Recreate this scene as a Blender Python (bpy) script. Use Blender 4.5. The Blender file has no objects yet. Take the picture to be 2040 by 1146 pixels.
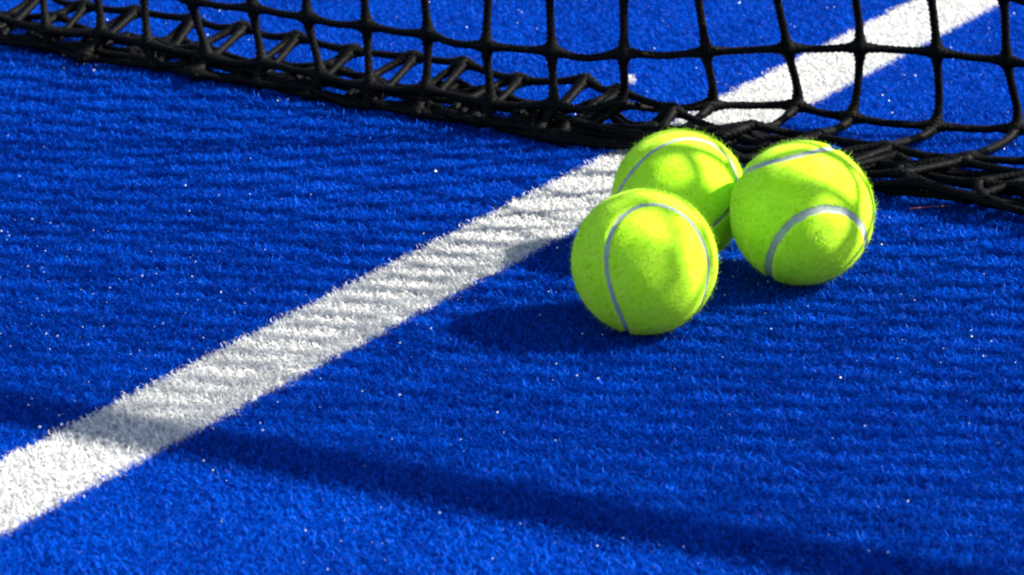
import bpy, bmesh, math
import numpy as np
from mathutils import Matrix, Vector

S = bpy.context.scene
COL = S.collection
rng = np.random.default_rng(7)
MM = 0.001

# ------------------------------------------------------------------ camera
cam_d = bpy.data.cameras.new('camera')
cam = bpy.data.objects.new('camera', cam_d)
COL.objects.link(cam)
PITCH, YAW = math.radians(19.2), math.radians(-31.26)
cam.location = (0.841, -1.521, 0.534)
cam.rotation_euler = (math.pi/2 - PITCH, 0, -YAW)
cam_d.sensor_width = 36
cam_d.lens = 7000/2040*36
cam_d.clip_start, cam_d.clip_end = 0.05, 500
cam_d.dof.use_dof = True
cam_d.dof.focus_distance = 1.66
cam_d.dof.aperture_fstop = 26
S.camera = cam

# ------------------------------------------------------------------ sky, sun, exposure
EL = math.radians(40.5)
AZ = math.radians(31.2)                      # direction to the sun, from +X towards +Y
world = bpy.data.worlds.new('World')
S.world = world
world.use_nodes = True
wn = world.node_tree
sky = wn.nodes.new('ShaderNodeTexSky')
sky.sky_type = 'NISHITA'
sky.sun_disc = False
sky.sun_elevation = EL
sky.sun_rotation = math.pi/2 - AZ
wn.links.new(sky.outputs[0], wn.nodes['Background'].inputs[0])
wn.nodes['Background'].inputs[1].default_value = 0.08
sd = bpy.data.lights.new('sun', 'SUN')
sd.energy = 4.6
sd.angle = math.radians(0.58)
sd.color = (1.0, 0.96, 0.88)
sun = bpy.data.objects.new('sun', sd)
COL.objects.link(sun)
sdir = Vector((math.cos(EL)*math.cos(AZ), math.cos(EL)*math.sin(AZ), math.sin(EL)))
sun.rotation_euler = sdir.to_track_quat('Z', 'Y').to_euler()
sun.location = sdir*5
S.view_settings.view_transform = 'Standard'
S.view_settings.look = 'None'
S.view_settings.gamma = 1.0
S.view_settings.use_curve_mapping = False
S.view_settings.exposure = 1.55
S.render.engine = 'CYCLES'
S.cycles.filter_width = 2.1
S.cycles.max_bounces = 8
S.cycles.diffuse_bounces = 4
S.cycles.use_denoising = True
S.cycles.denoiser = 'OPENIMAGEDENOISE'
S.cycles.denoising_input_passes = 'RGB_ALBEDO_NORMAL'


# ------------------------------------------------------------------ helpers
def new_mat(name):
    m = bpy.data.materials.new(name)
    m.use_nodes = True
    nt = m.node_tree
    return m, nt, nt.nodes['Principled BSDF'], nt.nodes['Material Output']


def node(nt, kind, **kw):
    n = nt.nodes.new(kind)
    for k, v in kw.items():
        setattr(n, k, v)
    return n


def ramp(nt, fac, stops):
    r = node(nt, 'ShaderNodeValToRGB')
    el = r.color_ramp.elements
    while len(el) < len(stops):
        el.new(0.5)
    for e, (p, c) in zip(el, stops):
        e.position = p
        e.color = (*c, 1)
    nt.links.new(fac, r.inputs[0])
    return r.outputs[0]


def np_mesh(name, verts, faces, smooth=True):
    """verts (n,3), faces (m,3|4) -> mesh, fast"""
    me = bpy.data.meshes.new(name)
    verts = np.ascontiguousarray(verts, np.float32)
    faces = np.ascontiguousarray(faces, np.int32)
    k = faces.shape[1]
    me.vertices.add(len(verts))
    me.vertices.foreach_set('co', verts.ravel())
    me.loops.add(faces.size)
    me.loops.foreach_set('vertex_index', faces.ravel())
    me.polygons.add(len(faces))
    me.polygons.foreach_set('loop_start', np.arange(0, faces.size, k, dtype=np.int32))
    me.polygons.foreach_set('use_smooth', np.full(len(faces), smooth))
    me.update(calc_edges=True)
    return me


def face_float(me, name, vals):
    a = me.attributes.new(name, 'FLOAT', 'FACE')
    a.data.foreach_set('value', np.ascontiguousarray(vals, np.float32))


def obj(name, me, mat=None, parent=None):
    o = bpy.data.objects.new(name, me)
    COL.objects.link(o)
    if mat and not me.materials:
        me.materials.append(mat)
    if parent:
        o.parent = parent
    return o


def tag(o, label=None, cat=None, kind=None, group=None):
    for k, v in (('label', label), ('category', cat), ('kind', kind), ('group', group)):
        if v:
            o[k] = v
    return o


def empty(name, loc=(0, 0, 0)):
    e = bpy.data.objects.new(name, None)
    COL.objects.link(e)
    e.location = loc
    return e


# ------------------------------------------------------------------ materials
def turf_mat(name, dark, light, gloss, trans, soil):
    m, nt, p, out = new_mat(name)
    L = nt.links.new
    at = node(nt, 'ShaderNodeAttribute', attribute_name='fibre')
    geo = node(nt, 'ShaderNodeNewGeometry')
    nz = node(nt, 'ShaderNodeTexNoise')
    nz.inputs['Scale'].default_value = 22
    nz.inputs['Detail'].default_value = 4
    L(geo.outputs['Position'], nz.inputs['Vector'])
    ad = node(nt, 'ShaderNodeMath', operation='MULTIPLY_ADD')
    L(nz.outputs['Fac'], ad.inputs[0])
    ad.inputs[1].default_value = 0.7
    sub = node(nt, 'ShaderNodeMath', operation='SUBTRACT')
    L(at.outputs['Fac'], sub.inputs[0])
    sub.inputs[1].default_value = 0.35
    L(sub.outputs[0], ad.inputs[2])
    col = ramp(nt, ad.outputs[0], [(0.0, dark), (1.0, light)])
    if soil:
        n2 = node(nt, 'ShaderNodeTexNoise')
        n2.inputs['Scale'].default_value = 160
        n2.inputs['Detail'].default_value = 3
        L(geo.outputs['Position'], n2.inputs['Vector'])
        f = ramp(nt, n2.outputs['Fac'], [(0.5, (0, 0, 0)), (0.72, (1, 1, 1))])
        mx = node(nt, 'ShaderNodeMix', data_type='RGBA')
        mul = node(nt, 'ShaderNodeMath', operation='MULTIPLY')
        L(f, mul.inputs[0])
        mul.inputs[1].default_value = 0.55
        L(mul.outputs[0], mx.inputs['Factor'])
        L(col, mx.inputs['A'])
        mx.inputs['B'].default_value = (*soil, 1)
        col = mx.outputs['Result']
    L(col, p.inputs['Base Color'])
    p.inputs['Roughness'].default_value = 0.42
    p.inputs['Specular IOR Level'].default_value = gloss
    tr = node(nt, 'ShaderNodeBsdfTranslucent')
    L(col, tr.inputs[0])
    ms = node(nt, 'ShaderNodeMixShader')
    ms.inputs[0].default_value = trans
    L(p.outputs[0], ms.inputs[1])
    L(tr.outputs[0], ms.inputs[2])
    L(ms.outputs[0], out.inputs[0])
    return m


M_BLUE = turf_mat('blue_fibre', (0.0, 0.014, 0.23), (0.0, 0.100, 0.64), 0.03, 0.3, None)
M_WHITE = turf_mat('white_fibre', (0.79, 0.785, 0.765), (0.90, 0.895, 0.875), 0.08, 0.48, (0.68, 0.69, 0.70))


def ground_mat():
    m, nt, p, out = new_mat('blue_court_base')
    L = nt.links.new
    geo = node(nt, 'ShaderNodeNewGeometry')
    nz = node(nt, 'ShaderNodeTexNoise')
    nz.inputs['Scale'].default_value = 900
    nz.inputs['Detail'].default_value = 5
    L(geo.outputs['Position'], nz.inputs['Vector'])
    L(ramp(nt, nz.outputs['Fac'], [(0.3, (0.0, 0.015, 0.2)), (0.7, (0.002, 0.06, 0.5))]), p.inputs['Base Color'])
    p.inputs['Roughness'].default_value = 0.85
    b = node(nt, 'ShaderNodeBump')
    b.inputs['Strength'].default_value = 0.6
    b.inputs['Distance'].default_value = 0.002
    L(nz.outputs['Fac'], b.inputs['Height'])
    L(b.outputs[0], p.inputs['Normal'])
    return m


def felt_mat(name, dark, light, trans=0.0):
    m, nt, p, out = new_mat(name)
    L = nt.links.new
    tc = node(nt, 'ShaderNodeTexCoord')
    nz = node(nt, 'ShaderNodeTexNoise')
    nz.inputs['Scale'].default_value = 420
    nz.inputs['Detail'].default_value = 6
    nz.inputs['Roughness'].default_value = 0.7
    L(tc.outputs['Object'], nz.inputs['Vector'])
    n2 = node(nt, 'ShaderNodeTexNoise')
    n2.inputs['Scale'].default_value = 95
    n2.inputs['Detail'].default_value = 3
    L(tc.outputs['Object'], n2.inputs['Vector'])
    av = node(nt, 'ShaderNodeMath', operation='MULTIPLY_ADD')
    L(n2.outputs['Fac'], av.inputs[0])
    av.inputs[1].default_value = 0.9
    hf = node(nt, 'ShaderNodeMath', operation='MULTIPLY_ADD')
    L(nz.outputs['Fac'], hf.inputs[0])
    hf.inputs[1].default_value = 0.5
    hf.inputs[2].default_value = -0.2
    L(hf.outputs[0], av.inputs[2])
    col = ramp(nt, av.outputs[0], [(0.28, dark), (0.72, light)])
    L(col, p.inputs['Base Color'])
    p.inputs['Roughness'].default_value = 0.95
    p.inputs['Specular IOR Level'].default_value = 0.1
    p.inputs['Subsurface Weight'].default_value = 0.25
    p.inputs['Subsurface Radius'].default_value = (0.8, 1.4, 0.3)
    p.inputs['Subsurface Scale'].default_value = 0.0035
    p.inputs['Sheen Weight'].default_value = 0.1
    p.inputs['Sheen Roughness'].default_value = 0.5
    p.inputs['Sheen Tint'].default_value = (0.85, 1.0, 0.3, 1)
    b = node(nt, 'ShaderNodeBump')
    b.inputs['Strength'].default_value = 0.16
    b.inputs['Distance'].default_value = 0.0012
    L(nz.outputs['Fac'], b.inputs['Height'])
    L(b.outputs[0], p.inputs['Normal'])
    if trans:
        tr = node(nt, 'ShaderNodeBsdfTranslucent')
        L(col, tr.inputs[0])
        ms = node(nt, 'ShaderNodeMixShader')
        ms.inputs[0].default_value = trans
        L(p.outputs[0], ms.inputs[1])
        L(tr.outputs[0], ms.inputs[2])
        L(ms.outputs[0], out.inputs[0])
    return m


M_FELT = felt_mat('optic_yellow_felt', (0.46, 0.88, 0.012), (0.58, 0.95, 0.045))
M_NAP = felt_mat('optic_yellow_nap', (0.54, 0.93, 0.02), (0.66, 0.97, 0.06), 0.5)


def seam_mat():
    m, nt, p, out = new_mat('grey_rubber_seam')
    L = nt.links.new
    tc = node(nt, 'ShaderNodeTexCoord')
    nz = node(nt, 'ShaderNodeTexNoise')
    nz.inputs['Scale'].default_value = 300
    L(tc.outputs['Object'], nz.inputs['Vector'])
    L(ramp(nt, nz.outputs['Fac'], [(0.3, (0.26, 0.30, 0.25)), (0.7, (0.38, 0.42, 0.36))]), p.inputs['Base Color'])
    p.inputs['Roughness'].default_value = 0.6
    return m


def cord_mat():
    m, nt, p, out = new_mat('black_twine')
    L = nt.links.new
    tc = node(nt, 'ShaderNodeTexCoord')
    nz = node(nt, 'ShaderNodeTexNoise')
    nz.inputs['Scale'].default_value = 900
    nz.inputs['Detail'].default_value = 4
    L(tc.outputs['Object'], nz.inputs['Vector'])
    L(ramp(nt, nz.outputs['Fac'], [(0.35, (0.002, 0.002, 0.0022)), (0.62, (0.003, 0.003, 0.003)), (0.72, (0.034, 0.032, 0.029))]), p.inputs['Base Color'])
    p.inputs['Roughness'].default_value = 0.55
    p.inputs['Specular IOR Level'].default_value = 0.06
    b = node(nt, 'ShaderNodeBump')
    b.inputs['Strength'].default_value = 0.5
    b.inputs['Distance'].default_value = 0.0006
    L(nz.outputs['Fac'], b.inputs['Height'])
    L(b.outputs[0], p.inputs['Normal'])
    return m


M_SEAM, M_CORD = seam_mat(), cord_mat()

# ------------------------------------------------------------------ the court
bm = bmesh.new()
bmesh.ops.create_grid(bm, x_segments=1, y_segments=1, size=150)
me = bpy.data.meshes.new('court_ground')
bm.to_mesh(me)
bm.free()
g = obj('court_ground', me, ground_mat())
g.location.z = -4.6*MM
tag(g, 'blue artificial turf court surface', 'court', 'structure')


def fibre_tile(name, w, h, density, seed, tall=1.0):
    """a w x h patch of short curled ribbons standing on z = -4.5 mm, tops about z = 0"""
    r = np.random.default_rng(seed)
    n = int(w*h*1e6*density)
    px = r.uniform(-w/2, w/2, n)
    py = r.uniform(-h/2, h/2, n)
    seg = 5
    ang = r.uniform(0, 2*np.pi, n)
    curl = r.normal(0, 1.7, n)
    lean = r.uniform(0.35, 1.15, n)
    length = r.uniform(4.4, 7.0, n)*MM*tall
    width = r.uniform(0.32, 0.52, n)*MM
    twist = r.uniform(0, 2*np.pi, n)
    pts = np.zeros((n, seg+1, 3))
    pts[:, 0] = np.c_[px, py, np.full(n, -4.5*MM)]
    d_el = np.pi/2 - lean*0.55
    a = ang.copy()
    for i in range(seg):
        st = length/seg
        d = np.c_[np.cos(d_el)*np.cos(a), np.cos(d_el)*np.sin(a), np.sin(d_el)]
        pts[:, i+1] = pts[:, i] + d*st[:, None]
        d_el = d_el - lean*r.uniform(0.15, 0.95, n)
        a = a + curl*0.55
    tz = np.clip(pts[:, :, 2], -4.5*MM, 1.2*MM)
    pts[:, :, 2] = tz
    side = np.c_[np.cos(twist), np.sin(twist), np.zeros(n)]
    V = np.zeros((n, seg+1, 2, 3))
    for i in range(seg+1):
        wd = width*(1.0 if i < seg else 0.45)
        tw = twist + i*0.35*curl
        side = np.c_[np.cos(tw), np.sin(tw), 0.3*np.sin(tw*2+i)]
        V[:, i, 0] = pts[:, i] - side*wd[:, None]/2
        V[:, i, 1] = pts[:, i] + side*wd[:, None]/2
    base = (np.arange(n)*(seg+1)*2)[:, None]
    F = np.concatenate([base + np.array([[2*i, 2*i+1, 2*i+3, 2*i+2]]) for i in range(seg)], axis=1).reshape(-1, 4)
    me = np_mesh(name, V.reshape(-1, 3), F)
    face_float(me, 'fibre', np.repeat(r.uniform(0, 1, n), seg))
    return me


def tile_nodes(name, grids, quarter_turns):
    """instances the object's own mesh on grids: list of (nx, ny, pitch_x, pitch_y, cx, cy)"""
    ng = bpy.data.node_groups.new(name, 'GeometryNodeTree')
    ng.interface.new_socket('Geometry', in_out='INPUT', socket_type='NodeSocketGeometry')
    ng.interface.new_socket('Geometry', in_out='OUTPUT', socket_type='NodeSocketGeometry')
    gi, go = ng.nodes.new('NodeGroupInput'), ng.nodes.new('NodeGroupOutput')
    jn = ng.nodes.new('GeometryNodeJoinGeometry')
    for nx, ny, px, py, cx, cy in grids:
        gr = ng.nodes.new('GeometryNodeMeshGrid')
        gr.inputs['Size X'].default_value = max(px*(nx-1), 1e-6)
        gr.inputs['Size Y'].default_value = max(py*(ny-1), 1e-6)
        gr.inputs['Vertices X'].default_value = nx
        gr.inputs['Vertices Y'].default_value = ny
        tf = ng.nodes.new('GeometryNodeTransform')
        tf.inputs['Translation'].default_value = (cx, cy, 0)
        ng.links.new(gr.outputs['Mesh'], tf.inputs['Geometry'])
        ng.links.new(tf.outputs[0], jn.inputs[0])
    rv = ng.nodes.new('FunctionNodeRandomValue')
    rv.data_type = 'INT'
    rv.inputs[4].default_value = 0
    rv.inputs[5].default_value = 3
    ml = ng.nodes.new('ShaderNodeMath')
    ml.operation = 'MULTIPLY'
    ng.links.new(rv.outputs[2], ml.inputs[0])
    ml.inputs[1].default_value = math.pi/2 if quarter_turns else 0.0
    cx_ = ng.nodes.new('ShaderNodeCombineXYZ')
    ng.links.new(ml.outputs[0], cx_.inputs[2])
    ip = ng.nodes.new('GeometryNodeInstanceOnPoints')
    ng.links.new(jn.outputs[0], ip.inputs['Points'])
    ng.links.new(gi.outputs[0], ip.inputs['Instance'])
    ng.links.new(cx_.outputs[0], ip.inputs['Rotation'])
    ng.links.new(ip.outputs[0], go.inputs[0])
    return ng


HALF = 0.025                                   # half the line's width
T = 0.12
blue = obj('blue_turf', fibre_tile('blue_turf', T, T, 2.0, 3), M_BLUE)
tag(blue, 'short curly blue synthetic turf fibres covering the court', 'turf', 'stuff')
NX, NY = 12, 26
blue.modifiers.new('tiles', 'NODES').node_group = tile_nodes('blue_tiles', [
    (NX, NY, T, T, HALF + T*NX/2, -0.1), (NX, NY, T, T, -HALF - T*NX/2, -0.1)], True)
white = obj('white_line_turf', fibre_tile('white_line_turf', 2*HALF, 0.16, 2.2, 5, 0.9), M_WHITE)
tag(white, 'white synthetic turf line running diagonally under the net', 'court line', 'stuff')
white.modifiers.new('tiles', 'NODES').node_group = tile_nodes('white_tiles', [(2, 20, 1e-6, 0.16, 0, -0.1)], False)


# ------------------------------------------------------------------ the net
def smooth(a, b, x):
    t = np.clip((x-a)/(b-a), 0, 1)
    return t*t*(3-2*t)


PITCH_N = 38.0
I0, I1 = -52, 80                                # columns
COLS = np.arange(I0, I1+1)
K0, K1 = -9, 21                                 # rows; 0 is the first row clear of the fold
ROWS = np.arange(K0, K1+1)
XTOP = -33 + PITCH_N*COLS
YTOP = 50.0


def ytop(x):
    return 0.5 + 0.095*x


def bottom_profile(i):
    """mm positions of the lowest rows of column i"""
    xt = -33 + PITCH_N*i
    xa = np.array([-2000, -330, -213, -178, -141, -103, -64, -33, 1, 36, 72, 109, 148, 188, 300, 3300.])
    ya = np.array([10, 9, 8, 8, 8, 9, 14, 29, 56, 80, 102, 114, 118, 112, 92, 60.])
    # column x at row 0: spacing tightens where the net swings back
    ci = np.array([-52, -8, -3, -2, -1, 0, 1, 2, 3, 4, 5, 6, 80.])
    cx = np.array([-52*38.+26, -8*37.7-28, -141, -103, -65, -33, 1, 36, 72, 109, 148, 188, 188+74*38.])
    x0 = float(np.interp(i, ci, cx))
    y0 = float(np.interp(x0, xa, ya))
    s = float(smooth(-28, 60, x0))
    s1 = float(smooth(-60, 30, x0))
    skew = float(np.interp(x0, [-400, -213, -103, -64, -33, 20, 300], [6, 5, 2, 0, -8, -3, -3]))
    yr1 = float(np.interp(x0, [-30, 0, 41, 93, 151, 300, 3000], [70, 88, 97, 111, 128, 100, 70]))
    yr2 = float(np.interp(x0, [-30, 55, 92, 119, 141, 171, 300, 3000], [40, 60, 61, 64, 76, 86, 64, 40]))
    mix = lambda l, r: l*(1-s)+r*s
    P = {0: (x0, y0, mix(44, 46)),
         -1: (x0+skew*0.8, y0*(1-s1)+yr1*s1-1.5, mix(13, 8)),
         -2: (x0+skew, mix(3, yr2), mix(2.6, 5)),
         -3: (x0+skew-2, mix(46, 0.55*yr2), mix(18, 4)),
         -4: (x0+skew+mix(-12, -6), mix(28, 12), mix(9, 3)),
         -5: (x0+skew+mix(-15, 10), mix(6, 36), mix(4, 8)),
         -6: (x0+skew+mix(-4, -5), mix(38, 8), mix(5, 8)),
         -7: (x0+skew+mix(-14, 12), mix(16, 44), mix(6, 12)),
         -8: (x0+skew+mix(-4, -9), mix(3, 22), mix(5, 9)),
         -9: (x0+skew+mix(-12, 6), mix(12, 4), mix(9, 6))}
    return P


NODE = {}
for ii in COLS:
    P = bottom_profile(ii)
    for k in ROWS:
        if k <= 0:
            x, y, z = P[k]
            am = 1.2 if k == 0 else (2.2 if k == -1 else (3.0 if k > -4 else 4.0))
        else:
            t = k/K1
            x0, y0, z0 = P[0]
            z = z0 + (842-z0)*t
            lean = -9*smooth(-30, 60, x0) - 3
            y = y0 + lean*min(k, 2.5)
            y = y + (ytop(XTOP[ii-I0])-y)*smooth(0.03, 0.36, t)
            x = x0 + (XTOP[ii-I0]-x0)*smooth(0, 0.5, t) - 5*float(smooth(-150, -330, x0))*min(k, 2)*(1-t)*0.6
            am = 1.2
        j = rng.normal(0, am, 3)*np.array([1, 1, 0.5])
        zz = z + j[2]
        if k < K1:
            NODE[ii, k] = np.array([x+j[0], y+j[1], max(zz, 1.6)])
        else:
            NODE[ii, k] = np.array([XTOP[ii-I0], ytop(XTOP[ii-I0]), 842.])


def catmull(C, spacing):
    """C (n,3) control points, spacing(i)-> number of steps of span i; returns dense points and node flags"""
    out, dist = [], []
    n = len(C)
    for i in range(n-1):
        p0 = C[i-1] if i > 0 else 2*C[0]-C[1]
        p1, p2 = C[i], C[i+1]
        p3 = C[i+2] if i+2 < n else 2*C[n-1]-C[n-2]
        m = spacing(i)
        for q in range(m):
            t = q/m
            out.append(0.5*((2*p1)+(-p0+p2)*t+(2*p0-5*p1+4*p2-p3)*t*t+(-p0+3*p1-3*p2+p3)*t**3))
    out.append(C[-1])
    return np.array(out)


def tube(name, P, R, lobes, sides, parent, mat, twist_pitch=9.0, phase=0.0):
    """cord of twisted strands along P (mm) with radius R per point"""
    n = len(P)
    tan = np.gradient(P, axis=0)
    tan /= np.linalg.norm(tan, axis=1)[:, None]+1e-12
    u = np.zeros((n, 3))
    ref = np.array([0, 1, 0.]) if abs(tan[0, 1]) < 0.9 else np.array([1, 0, 0.])
    a = np.cross(tan[0], ref)
    a /= np.linalg.norm(a)
    for i in range(n):
        a = a - tan[i]*np.dot(a, tan[i])
        a /= np.linalg.norm(a)
        u[i] = a
    v = np.cross(tan, u)
    s = np.r_[0, np.cumsum(np.linalg.norm(np.diff(P, axis=0), axis=1))]
    ph = np.linspace(0, 2*np.pi, sides, endpoint=False)
    rad = np.repeat(R[:, None], sides, 1)
    if lobes:
        rad = rad*(1+0.16*np.cos(lobes*(ph[None] - 2*np.pi*s[:, None]/twist_pitch/1.0 - phase)))
    rad = rad*(1+rng.normal(0, 0.025, rad.shape))
    V = P[:, None] + rad[..., None]*(np.cos(ph)[None, :, None]*u[:, None]+np.sin(ph)[None, :, None]*v[:, None])
    idx = np.arange(n*sides).reshape(n, sides)
    A, B = idx[:-1], idx[1:]
    F = np.stack([A, np.roll(A, -1, 1), np.roll(B, -1, 1), B], -1).reshape(-1, 4)
    me = np_mesh(name, V.reshape(-1, 3)*MM, F)
    return obj(name, me, mat, parent)


def flare(P, nodes, r0, r1, reach):
    d = np.full(len(P), 1e9)
    for q in nodes:
        d = np.minimum(d, np.linalg.norm(P-q, axis=1))
    return r0 + (r1-r0)*np.exp(-(d/reach)**2)


R0, R1 = 2.15, 3.9
net = empty('court_net', (0, YTOP*MM, 0))
tag(net, 'black knotted twine court net with its slack bottom edge folded on the turf', 'net')
inv = -np.array([0, YTOP, 0])
for ii in COLS:
    near = -14 <= ii <= 9
    C = np.array([NODE[ii, k] for k in ROWS]) + inv
    zs = C[:, 2]

    def sp(i, near=near):
        if near and ROWS[i] <= 2:
            return 34
        return 6 if near else 4
    P = catmull(C, sp)
    P[:, 2] = np.maximum(P[:, 2], 1.0)
    R = flare(P, C[6:], R0, R1, 6.0)
    R = np.maximum(R, flare(P, C[:6], R0*0.95, 2.9, 5.0))
    tube('vertical_cord', P, R, 3 if near else 0, 10 if near else 6, net, M_CORD, phase=rng.uniform(0, 6))
for k in ROWS:
    C = np.array([NODE[ii, k] for ii in COLS]) + inv
    sag = C.copy()

    def sp(i, k=k):
        if -15 <= COLS[i] <= 9 and k <= 2:
            return 34
        return 4
    # half-way points droop a little so each mesh opening has slack sides
    CC = [C[0]]
    for a, b in zip(C[:-1], C[1:]):
        m = (a+b)/2 + np.array([0, rng.normal(0, 1.2), -abs(rng.normal(0.8, 0.8))])
        CC += [m, b]
    CC = np.array(CC)
    CC[:, 2] = np.maximum(CC[:, 2], 1.2)
    P = catmull(CC, lambda i: (max(2, sp(i//2)//2)))
    R = flare(P, C[12:64] if k <= 2 else C[::1], R0*0.95, R1 if k > -4 else 2.8, 6.0) if k <= 2 else np.full(len(P), R0)
    tube('horizontal_cord', P, R, 3, 8, net, M_CORD, phase=rng.uniform(0, 6))

# top band of the net (a sewn canvas sleeve over a steel cable)
mb, nt, p, out = new_mat('white_canvas')
tc = node(nt, 'ShaderNodeTexCoord')
nz = node(nt, 'ShaderNodeTexNoise')
nz.inputs['Scale'].default_value = 60
nt.links.new(tc.outputs['Object'], nz.inputs['Vector'])
nt.links.new(ramp(nt, nz.outputs['Fac'], [(0.3, (0.7, 0.7, 0.68)), (0.7, (0.82, 0.82, 0.8))]), p.inputs['Base Color'])
p.inputs['Roughness'].default_value = 0.8
xs = np.linspace(XTOP[0], XTOP[-1], 80)
prof = np.array([(-3, 832), (-4.5, 850), (-5, 885), (-3, 896), (0, 899), (3, 896), (5, 885), (4.5, 850), (3, 832)], float)
V = np.array([[(x, a+ytop(x)-YTOP, b) for a, b in prof] for x in xs])
idx = np.arange(len(xs)*len(prof)).reshape(len(xs), len(prof))
F = np.stack([idx[:-1], np.roll(idx, -1, 1)[:-1], np.roll(idx, -1, 1)[1:], idx[1:]], -1).reshape(-1, 4)
obj('top_band', np_mesh('top_band', V.reshape(-1, 3)*MM, F), mb, net)


# ------------------------------------------------------------------ tennis balls
tt = np.linspace(0, 2*np.pi, 900, endpoint=False)
SA, SB = 0.72, 0.28
SC = 2*math.sqrt(SA*SB)
CURVE = np.c_[SA*np.cos(tt)+SB*np.cos(3*tt), SA*np.sin(tt)-SB*np.sin(3*tt), SC*np.sin(2*tt)]
CURVE /= np.linalg.norm(CURVE, axis=1)[:, None]
TANG = np.gradient(CURVE, axis=0)


def seam_dist(U):
    d = np.empty(len(U))
    side = np.empty(len(U))
    for a in range(0, len(U), 4000):
        dots = U[a:a+4000] @ CURVE.T
        j = dots.argmax(1)
        d[a:a+4000] = np.arccos(np.clip(dots[np.arange(len(j)), j], -1, 1))
        side[a:a+4000] = np.sign(np.einsum('ij,ij->i', np.cross(CURVE[j], TANG[j]), U[a:a+4000]))
    return d, side


def tennis_ball(centre, radius, rot, label, seed, seam_half=1.2):
    r = np.random.default_rng(seed)
    R = radius
    root = empty('tennis_ball', (centre[0], centre[1], centre[2]-R))
    tag(root, label, 'tennis ball', group='tennis balls in front of the net')
    b = bmesh.new()
    bmesh.ops.create_icosphere(b, subdivisions=7, radius=1.0)
    U = np.array([v.co[:] for v in b.verts])
    Fc = np.array([[v.index for v in f.verts] for f in b.faces])
    b.free()
    d, side = seam_dist(U)
    dm = d*R/MM                                 # mm from the seam's middle
    W = seam_half + 0.12*np.sin(U[:, 0]*40)+0.1*np.sin(U[:, 1]*57)
    groove = 0.75*(1-np.clip((dm-W+0.3)/1.5, 0, 1)**0.6)
    low = 0.25*np.sin(U[:, 0]*9+seed)*np.sin(U[:, 1]*8)*np.sin(U[:, 2]*7+1)
    rr = R - groove*MM + (low+r.normal(0, 0.05, len(U)))*MM*(dm > W)
    RM = np.array(rot)
    V = (U*rr[:, None]) @ RM.T + np.array([0, 0, R])
    fm = dm[Fc].mean(1)
    fs = side[Fc].sum(1)
    fw = W[Fc].mean(1)
    seamf = fm < fw
    for nm, msk, mat in (('seam', seamf, M_SEAM), ('felt_panel', (~seamf) & (fs >= 0), M_FELT),
                         ('felt_panel', (~seamf) & (fs < 0), M_FELT)):
        f = Fc[msk]
        u, inv_ = np.unique(f, return_inverse=True)
        o = obj(nm, np_mesh(nm, V[u], inv_.reshape(-1, 3)), mat, root)
        if nm == 'seam':
            continue
        sgn = 1 if (fs[msk].mean() > 0) else -1
        # nap: short bent hairs standing out of the felt
        n = 5200
        D = r.normal(size=(n*2, 3))
        D /= np.linalg.norm(D, axis=1)[:, None]
        dd, ss = seam_dist(D)
        D = D[(ss*sgn > 0) & (dd*R/MM > seam_half+0.1)]
        n = len(D)
        sw = r.normal(size=(n, 3))*0.9 + np.cross(D, [0.3, 0.5, 0.8])*0.8
        sw -= D*np.einsum('ij,ij->i', sw, D)[:, None]
        ln = r.gamma(3.0, 0.33, n)*MM
        ln = np.clip(ln, 0.3*MM, 2.6*MM)
        p0 = D*(R-0.15*MM)
        p1 = p0 + D*(ln*0.6)[:, None] + sw*(ln*0.35)[:, None]
        p2 = p1 + D*(ln*0.25)[:, None] + (sw+r.normal(size=(n, 3))*0.5)*(ln*0.5)[:, None]
        wv = np.cross(D, r.normal(size=(n, 3)))
        wv /= np.linalg.norm(wv, axis=1)[:, None]
        wv *= 0.07*MM
        HV = np.stack([p0-wv, p0+wv, p1-wv*0.8, p1+wv*0.8, p2-wv*0.3, p2+wv*0.3], 1) @ RM.T + np.array([0, 0, R])
        base = (np.arange(n)*6)[:, None]
        HF = np.concatenate([base+np.array([[0, 1, 3, 2]]), base+np.array([[2, 3, 5, 4]])], 1).reshape(-1, 4)
        hm = np_mesh('nap', HV.reshape(-1, 3), HF)
        hm.normals_split_custom_set_from_vertices(np.repeat(D @ RM.T, 6, axis=0).tolist())
        h = obj('nap', hm, M_NAP, o)
        h['kind'] = 'stuff'
    return root


tennis_ball((0.12227, -0.22324, 0.030), 0.0326,
            [[-0.0097, -0.9829, -0.1836], [0.9998, -0.0061, -0.0202], [0.0187, -0.1838, 0.9828]],
            'front tennis ball, lowest in the picture, its seam arching up the left side', 11)
tennis_ball((0.15378, -0.13050, 0.0325), 0.0334,
            [[-0.1084, -0.9269, -0.3594], [-0.7838, -0.1427, 0.6045], [-0.6115, 0.3472, -0.711]],
            'tennis ball furthest from the white line, broad pale seam across its lower front', 12, 1.75)
tennis_ball((0.08697, -0.12606, 0.028), 0.0319,
            np.array(Matrix.Rotation(math.radians(16), 3, 'Z')) @ np.array([[0.3099, -0.5698, 0.7611], [0.4667, 0.7886, 0.4004], [-0.8283, 0.2311, 0.5103]]),
            'tennis ball half hidden behind the front ball, at the edge of the white line', 13)

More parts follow.
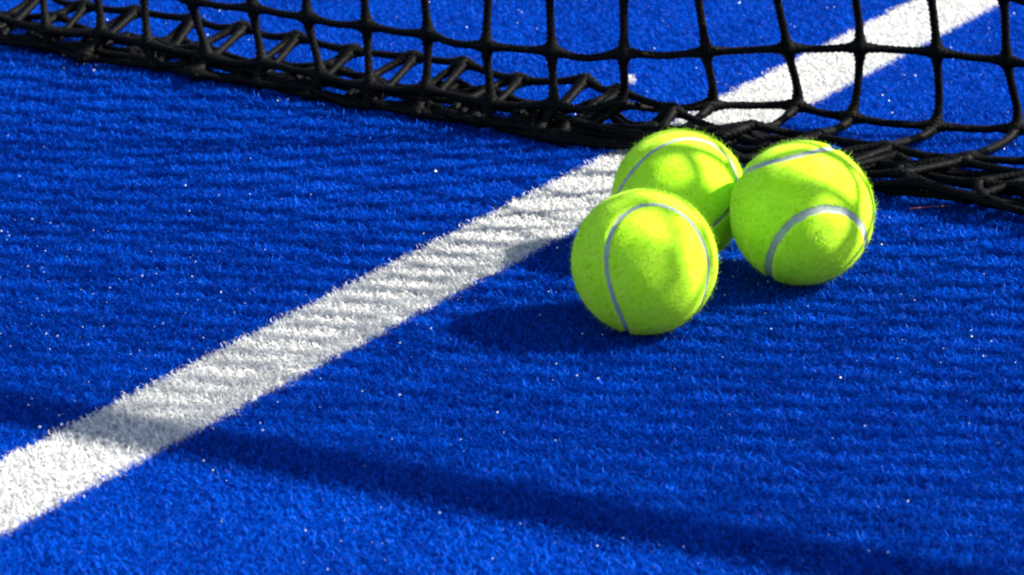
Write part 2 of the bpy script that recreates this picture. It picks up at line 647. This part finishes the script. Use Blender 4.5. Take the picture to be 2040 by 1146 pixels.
# ------------------------------------------------------------------ small things on the turf
ms_, nt, p, out = new_mat('quartz_sand')
p.inputs['Base Color'].default_value = (0.74, 0.80, 0.88, 1)
p.inputs['Roughness'].default_value = 0.15
n = 14000
c = np.c_[rng.uniform(-1.2, 1.2, n), rng.uniform(-1.3, 1.2, n), rng.normal(0.0005, 0.0006, n)]
half = n*2//3
cen = np.c_[rng.uniform(-1.2, 1.2, 260), rng.uniform(-1.3, 1.2, 260)]
c[:half, :2] = cen[rng.integers(0, 260, half)] + rng.normal(0, 0.035, (half, 2))
sz = np.clip(rng.gamma(1.9, 0.13, n), 0.1, 0.62)*MM
OCT = np.array([(1, 0, 0), (-1, 0, 0), (0, 1, 0), (0, -1, 0), (0, 0, 1), (0, 0, -1)], float)
OF = np.array([(0, 2, 4), (2, 1, 4), (1, 3, 4), (3, 0, 4), (2, 0, 5), (1, 2, 5), (3, 1, 5), (0, 3, 5)])
V = []
for i in range(n):
    Q, _ = np.linalg.qr(rng.normal(size=(3, 3)))
    V.append(c[i] + (OCT*rng.uniform(0.6, 1.1, (6, 1))) @ Q*sz[i])
F = (np.arange(n)*6)[:, None, None] + OF[None]
sand = obj('sand', np_mesh('sand', np.concatenate(V), F.reshape(-1, 3), False), ms_)
tag(sand, 'pale quartz sand grains glinting among the turf fibres', 'sand', 'stuff')

mo, nt, p, out = new_mat('orange_fibre')
p.inputs['Base Color'].default_value = (0.16, 0.03, 0.008, 1)
p.inputs['Roughness'].default_value = 0.5
P = np.array([(0, 0, 0.6), (4, 2.0, 1.2), (7, 6, 1.0), (12, 9, 1.4), (15, 14, 0.8)], float)
P = catmull(P, lambda i: 5)
th = tube('orange_thread', P, np.full(len(P), 0.26), 0, 6, None, mo)
th.location = (0.153, -0.010, 0.0004)
tag(th, 'short orange thread lying on the blue turf near the net', 'thread')

# a tuft of white lint behind the net
nl = 130
q = rng.normal(size=(nl, 3))*np.array([1.2, 1.2, 0.8])
dv = rng.normal(size=(nl, 3))
dv /= np.linalg.norm(dv, axis=1)[:, None]
wv = np.cross(dv, rng.normal(size=(nl, 3)))
wv /= np.linalg.norm(wv, axis=1)[:, None]
V = np.stack([q-dv*1.6-wv*0.12, q-dv*1.6+wv*0.12, q+dv*1.6+wv*0.12, q+dv*1.6-wv*0.12], 1)
V[..., 2] = np.maximum(V[..., 2]+2.2, -1)
lint = obj('lint_tuft', np_mesh('lint_tuft', V.reshape(-1, 3)*MM, np.arange(nl*4).reshape(-1, 4)), M_WHITE)
lint.location = (-0.078, 0.119, 0)
tag(lint, 'small white tuft of lint on the blue turf just behind the net', 'lint')
